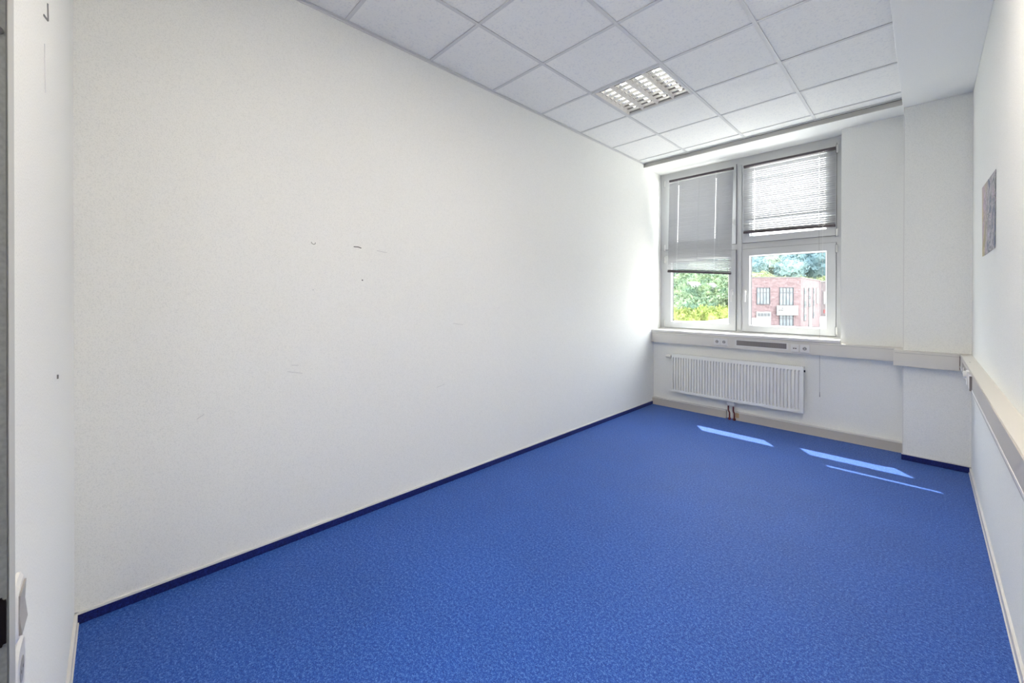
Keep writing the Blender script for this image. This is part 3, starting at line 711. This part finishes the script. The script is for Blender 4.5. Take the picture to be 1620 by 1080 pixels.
# yellow-green trees just above the brick building's roof
for k, (u, v, d_) in enumerate(((1181, 436, 98), (1192, 431, 104), (1200, 429, 98), (1208, 431, 106), (1217, 435, 96), (1227, 436, 104), (1237, 438, 98), (1247, 437, 108), (1257, 438, 100), (1268, 436, 96), (1278, 438, 102), (1289, 441, 98), (1305, 436, 112), (1314, 434, 108), (1172, 437, 102))):
    plant('edge', (u-808)/642*d_, d_, (473.5-v)/642*d_, random.uniform(2.2, 3.0), 1.15, 'tree', 'pale yellow-green tree in the row showing just above the brick building roof', 'tree', 'yellow-green trees above the brick building')
# trees around the far white houses, seen through the lower left light
for k in range(30):
    d_ = random.uniform(104, 128); u = 1030 + k*4.4 + random.uniform(-2, 2)
    plant('mid', (u-808)/642*d_, d_, (473.5-random.uniform(428, 440))/642*d_, random.uniform(2.8, 4.2), 1.2, 'tree', 'green tree on the slope behind the far white houses', 'tree', 'trees around the far white houses')
for (u, v, d_, r) in ((1060, 438, 80, 3.2), (1071, 444, 84, 3.0), (1082, 446, 78, 2.9), (1091, 452, 82, 2.2), (1098, 460, 84, 1.8), (1114, 447, 88, 1.7), (1107, 462, 82, 1.9), (1117, 455, 84, 1.6), (1141, 450, 86, 2.0), (1150, 446, 84, 2.6), (1130, 463, 82, 2.0), (1140, 461, 80, 2.0), (1048, 436, 82, 3.2), (1160, 448, 84, 2.6)):
    plant('mid', (u-808)/642*d_, d_, (473.5-v)/642*d_, r, 1.35, 'tree', 'green tree standing in front of the far white houses', 'tree', 'trees in front of the far white houses')
for k in range(24):
    d_ = random.uniform(50, 62); u = 1035 + (k % 12)*10 + random.uniform(-3, 3)
    plant('mid', (u-808)/642*d_, d_, (473.5-random.uniform(463, 472) - (5 if k > 11 else 0))/642*d_, random.uniform(1.9, 2.6), 1.1, 'tree', 'bright green tree in the belt between the bushes and the far houses', 'tree', 'bright green tree belt')
for k in range(26):
    d_ = random.uniform(28, 33); u = 1032 + (k % 13)*9.6 + random.uniform(-3, 3)
    if u > 1148: continue
    Zt = (473.5-random.uniform(486, 494) - (6 if k > 12 else 0))/642*d_
    o = plant('bush', (u-808)/642*d_, d_, Zt, random.uniform(.75, 1.05), random.uniform(1.5, 1.9), 'bush', 'sunlit yellow-green bush in the row below the left window light', 'bush', 'yellow-green bushes')

# houses on the slope
def house(label, u0, u1, vt, d_, wallc, roofc, gable):
    s0, s1 = (u0-808)/642*d_, (u1-808)/642*d_; zt = (473.5-vt)/642*d_
    t = thing('house', label, 'house', W3((s0+s1)/2, d_, terr(d_)), YAW)
    w_ = (s1-s0)/2; hh = zt - terr(d_)
    obj('wall', B((-w_, w_, 0, 6, 0, hh*.80)), mat('render_wall', wallc, .8), t)
    bm = bmesh.new()
    if gable: prism(bm, [(-w_-.2, hh*.80), (w_+.2, hh*.80), (0, hh*1.05)], -.2, 6.2, 'y')
    else: prism(bm, [(-.3, hh*.80), (6.3, hh*.80), (3.0, hh*1.06)], -w_-.2, w_+.2, 'x')
    obj('roof', bm, mat('house_roof', roofc, .8), t)
    for x in (-w_*.5, w_*.45):
        obj('window', B((x-.35, x+.35, -.04, .02, hh*.5, hh*.5+.9)), mat('far_window', (0.127, 0.140, 0.155, 1), .4), t)
house('white house with a dark roof, left one of two on the far slope', 1098, 1111, 448.5, 95, (0.239, 0.236, 0.242, 1), (0.127, 0.132, 0.140, 1), False)
house('pale lilac-white gabled house, right one of two on the far slope', 1120, 1137, 450.5, 95, (0.225, 0.219, 0.234, 1), (0.174, 0.169, 0.180, 1), True)

# brick building
def brick_mat():
    mt = bpy.data.materials.new('red_brick'); mt.use_nodes = True
    n = mt.node_tree; L = n.links; p = n.nodes['Principled BSDF']; p.inputs['Roughness'].default_value = .85
    t = n.nodes.new('ShaderNodeTexCoord'); br = n.nodes.new('ShaderNodeTexBrick')
    br.inputs['Color1'].default_value = (0.132, 0.090, 0.096, 1); br.inputs['Color2'].default_value = (0.084, 0.047, 0.053, 1); br.inputs['Mortar'].default_value = (0.115, 0.091, 0.091, 1)
    br.inputs['Scale'].default_value = 1; br.inputs['Brick Width'].default_value = .5; br.inputs['Row Height'].default_value = .16; br.inputs['Mortar Size'].default_value = .02
    mp = n.nodes.new('ShaderNodeMapping'); mp.inputs['Rotation'].default_value = (PI/2, 0, 0)
    L.new(t.outputs['Object'], mp.inputs[0]); L.new(mp.outputs[0], br.inputs['Vector'])
    no = n.nodes.new('ShaderNodeTexNoise'); no.inputs['Scale'].default_value = 5.0; no.inputs['Detail'].default_value = 5; L.new(t.outputs['Object'], no.inputs['Vector'])
    mr = n.nodes.new('ShaderNodeMapRange'); mr.inputs[1].default_value = .35; mr.inputs[2].default_value = .65; mr.inputs[3].default_value = .70; mr.inputs[4].default_value = 1.30
    L.new(no.outputs['Fac'], mr.inputs[0])
    hv = n.nodes.new('ShaderNodeHueSaturation'); L.new(br.outputs['Color'], hv.inputs['Color']); L.new(mr.outputs[0], hv.inputs['Value']); L.new(hv.outputs[0], p.inputs['Base Color'])
    return mt
BR = brick_mat()
BD = 50.0
S_ = lambda u: (u-808.2)/642.18*BD
Zv = lambda v: (473.5-v)/642.18*BD + 4.6          # height above the outside ground
sc = S_(1267)                                      # corner
bb_ = thing('brick_building', 'red brick industrial building with grid windows and a white sign, outside the right light', 'building', W3(sc, BD, -4.6), YAW)
def fx(u): return S_(u) - sc
TOP = Zv(441)
bm = bmesh.new(); ex, ey = 45.0-sc, 9.0
prism(bm, [(fx(1152), 0), (0, 0), (ex, ey), (ex-4, ey+6), (35.6-sc, 14)], 0, TOP, 'z')
obj('wall', bm, BR, bb_)
cop = bmesh.new(); prism(cop, [(fx(1152)-.06, -.06), (.03, -.06), (ex+.08, ey-.02), (ex-4, ey+6.1), (35.5-sc, 14.1)], TOP, TOP+.12, 'z')
obj('coping', cop, mat('roof_coping', (0.091, 0.087, 0.087, 1), .7), bb_)
WG = mat('far_window_glass', (0.050, 0.068, 0.082, 1), .25, spec=.6, noise=(1.4, (0.088, 0.104, 0.116, 1), .4, .6)); WFm = mat('dark_window_frame', (0.042, 0.044, 0.052, 1), .6)
SL = mat('window_sill_stone', (0.125, 0.122, 0.122, 1), .8)
def grid_window(u0, u1, v0, v1, cols, rows_, split=None):
    x0, x1, z1, z0 = fx(u0), fx(u1), Zv(v0), Zv(v1)
    f = obj('window', B((x0-.06, x1+.06, -.10, .05, z0-.06, z0), (x0-.06, x1+.06, -.10, .05, z1, z1+.06), (x0-.06, x0, -.10, .05, z0, z1), (x1, x1+.06, -.10, .05, z0, z1)), WFm, bb_)
    zs = [z0 + (z1-z0)*k/rows_ for k in range(rows_+1)] if split is None else [z0, z1-(z1-z0)*split, z1]
    for a in range(cols):
        for b in range(len(zs)-1):
            xa, xb = x0+(x1-x0)*a/cols, x0+(x1-x0)*(a+1)/cols
            obj('pane', B((xa+.03, xb-.03, -.04, -.01, zs[b]+.03, zs[b+1]-.03)), WG, f)
    bm = bmesh.new()
    for a in range(1, cols):
        xa = x0+(x1-x0)*a/cols; box(bm, xa-.035, xa+.035, -.08, -.01, z0, z1)
    for q in zs[1:-1]: box(bm, x0, x1, -.085, -.01, q-.05, q+.05)
    obj('glazing_bar', bm, WFm, f)
grid_window(1197.5, 1217, 457, 482.5, 4, 2, .28)
grid_window(1233.5, 1254, 456.8, 484, 4, 2, .28)
grid_window(1233.5, 1254, 500.5, 526, 4, 2, .18)
# garage door
gd = obj('garage_door', B((fx(1196), fx(1219), -.12, .02, Zv(533), Zv(494.5))), mat('white_door', (0.140, 0.143, 0.146, 1), .6), bb_)
for k in range(4):
    a = 1198.3 + k*5.1; obj('pane', B((fx(a), fx(a+3.6), -.15, -.10, Zv(501.5), Zv(497))), mat('door_pane', (0.052, 0.058, 0.066, 1), .4), gd)
# sign: white board with a small dark emblem and rows of print
sg = obj('sign_board', B((fx(1227), fx(1260.5), -.26, -.16, Zv(500), Zv(484.6))), mat('white_sign', (0.153, 0.153, 0.153, 1), .5), bb_)
tag(sg, 'white company sign with a dark emblem at left')
ink = mat('sign_print', (0.028, 0.030, 0.035, 1), .6); ink2 = mat('sign_print_pale', (0.091, 0.096, 0.097, 1), .6)
sx_ = lambda px: fx(1225 + px/40.5); sz_ = lambda py: Zv(480 + py/40.5)
def poly(pts, mt, nm):
    bm = bmesh.new(); prism(bm, [(sx_(a), sz_(b)) for a, b in pts], -.275, -.258, 'y'); return obj(nm, bm, mt, sg)
poly([(185, 395), (235, 330), (280, 330), (245, 365), (215, 400)], ink, 'sign_emblem')
poly([(290, 370), (350, 375), (345, 400), (295, 395)], ink, 'sign_emblem')
poly([(400, 320), (440, 330), (490, 385), (440, 405), (405, 395)], ink, 'sign_emblem')
poly([(325, 285), (345, 270), (362, 295), (342, 312)], ink, 'sign_emblem')
poly([(180, 465), (250, 460), (300, 490), (370, 440), (410, 480), (480, 450), (490, 500), (420, 515), (190, 518)], ink, 'sign_emblem')
for a, b, y0, y1, mt in ((640, 800, 292, 312, ink), (860, 975, 285, 315, ink), (1005, 1175, 292, 312, ink2), (1230, 1330, 288, 315, ink), (650, 720, 400, 480, ink2), (780, 850, 430, 480, ink2),
                         (960, 1020, 430, 500, ink2), (1060, 1085, 440, 490, ink2), (1140, 1180, 430, 480, ink2), (220, 440, 578, 598, ink2), (525, 640, 578, 598, ink2), (735, 860, 578, 598, ink2),
                         (950, 1030, 580, 600, ink2), (1080, 1280, 585, 605, ink2), (480, 690, 655, 670, ink2), (980, 1045, 655, 675, ink2), (410, 480, 700, 715, ink2), (890, 935, 700, 715, ink2), (1090, 1230, 700, 715, ink2)):
    poly([(a, y0), (b, y0), (b, y1), (a, y1)], mt, 'sign_print')
# receding side face: tall narrow windows
sd = Vector((ex, ey, 0)).normalized(); sn = Vector((sd.y, -sd.x, 0))
def tpos(u):
    k = (u-808.2)/642.18; return (50*k - sc) / (sd.x - sd.y*k)
def side_box(u0, u1, z0, z1, depth, mt, nm, par):
    t0, t1 = tpos(u0), tpos(u1); bm = bmesh.new()
    c = [sd*t0 + sn*depth, sd*t1 + sn*depth, sd*t1 - sn*.05, sd*t0 - sn*.05]
    prism(bm, [(p_.x, p_.y) for p_ in c], z0, z1, 'z'); return obj(nm, bm, mt, par)
PW = mat('white_panel', (0.148, 0.150, 0.150, 1), .6)
for u0, u1, v1 in ((1271.6, 1275.2, 509), (1278.8, 1282.2, 487), (1285.8, 1288.2, 505)):
    zt = Zv(456) ; k = 50/(50+tpos((u0+u1)/2)*sd.y)
    zt = (473.5-456.5)/642.18*50/k + 4.6; zb = (473.5-v1)/642.18*50/k + 4.6
    f = side_box(u0, u1, zb, zt, .05, WFm, 'narrow_window', bb_)
    for q in range(5):
        a = zb + (zt-zb)*q/5; side_box(u0+.2, u1-1.1, a+.08, a+(zt-zb)/5-.08, .08, PW if q % 2 else WG, 'pane', f)
side_box(1279.0, 1283.4, .2, 4.6-1.2, .10, PW, 'side_door', bb_)
side_box(1291.2, 1294.6, 4.6-.7, 4.6+1.45, .10, PW, 'white_window', bb_)
# annexe further right
sb = thing('brick_building', 'greyer brick building with a white window, partly seen right of the red one', 'building', W3((1297-808)/642*70, 70, -4.6), YAW)
obj('wall', B((0, 14, 0, 10, 0, 4.6+2.85)), mat('grey_pink_brick', (0.080, 0.063, 0.070, 1), .85, noise=(4, (0.108, 0.091, 0.094, 1), .4, .65)), sb)
obj('window', B((.55, 2.6, -.1, .05, 4.6-1.0, 4.6+1.15)), PW, sb)
obj('parapet', B((-.1, 14.1, -.1, 10.1, 4.6+2.85, 4.6+3.05)), mat('white_parapet', (0.131, 0.131, 0.131, 1), .7), sb)

# vehicles in the yard
def van(label, u, d_, L_, Hh, body, rz):
    t = thing('van', label, 'vehicle', W3((u-808)/642*d_, d_, -4.6), YAW + rz)
    bm = bmesh.new(); prism(bm, [(-L_/2, .35), (L_/2, .35), (L_/2, Hh*.5), (L_/2-.35, Hh*.58), (L_/2-1.0, Hh), (-L_/2+.1, Hh), (-L_/2, Hh*.8)], -.9, .9, 'y')
    obj('body', bm, body, t, bevel=.05)
    obj('side_window', B((-.1, L_/2-1.0, -.93, .93, Hh*.58, Hh*.86)), WFm, t)
    obj('windscreen', B((L_/2-.92, L_/2-.66, -.8, .8, Hh*.6, Hh*.88)), WFm, t)
    for x in (-L_/2+.8, L_/2-.9):
        for y in (-.85, .85):
            bm = bmesh.new(); cyl(bm, (x, y-.1, .35), (x, y+.1, .35), .35, n=16); obj('wheel', bm, M['gasket'], t)
VW = mat('white_car_paint', (.55, .55, .55, 1), .25); VR = mat('red_paint', (0.125, 0.017, 0.021, 1), .35)
van('white van parked beside the brick building', 1303.5, 60, 4.4, 1.9, VW, 1.0)
van('small blue-grey car left of the white garage door', 1190, 47.5, 4.0, 1.5, mat('blue_grey_paint', (0.052, 0.063, 0.084, 1), .3), 1.2)
t = thing('sign_post', 'small red sign on a post above the white van', 'sign', W3((1305.5-808)/642*62, 62, -4.6), YAW)
obj('sign_panel', B((-.28, .28, -.05, .05, 2.35, 2.9)), VR, t)
bm = bmesh.new(); cyl(bm, (0, 0, 0), (0, 0, 2.4), .05, n=8); obj('post', bm, WFm, t)

# low outbuilding just below the window, its pale roof edge showing
lo = thing('outbuilding', 'low outbuilding with a pale metal roof and a pinkish edge below the window', 'building', W3(10.85, 17, -4.6), YAW - math.atan(.639))
obj('wall', B((-6.6, -.3, -4.4, -.3, 0, 3.1)), mat('outbuilding_wall', (.20, .195, .19, 1), .8), lo)
bm = bmesh.new()
prism(bm, [(-7, 3.40), (-3.9, 3.52), (-2.35, 3.59), (-1.49, 3.727), (0, 3.765), (0, 3.62), (-7, 3.25)], -4.7, 0, 'y'); obj('roof', bm, mat('pale_roof_sheet', (.26, .255, .25, 1), .7), lo)
bm = bmesh.new(); prism(bm, [(-2.2, 3.615), (-1.45, 3.74), (0, 3.775), (0, 3.79), (-1.45, 3.757), (-2.2, 3.632)], -.55, -.30, 'y')
obj('roof_edge', bm, mat('pink_roof_edge', (.24, .13, .12, 1), .7), lo)
print('trees', cnt)
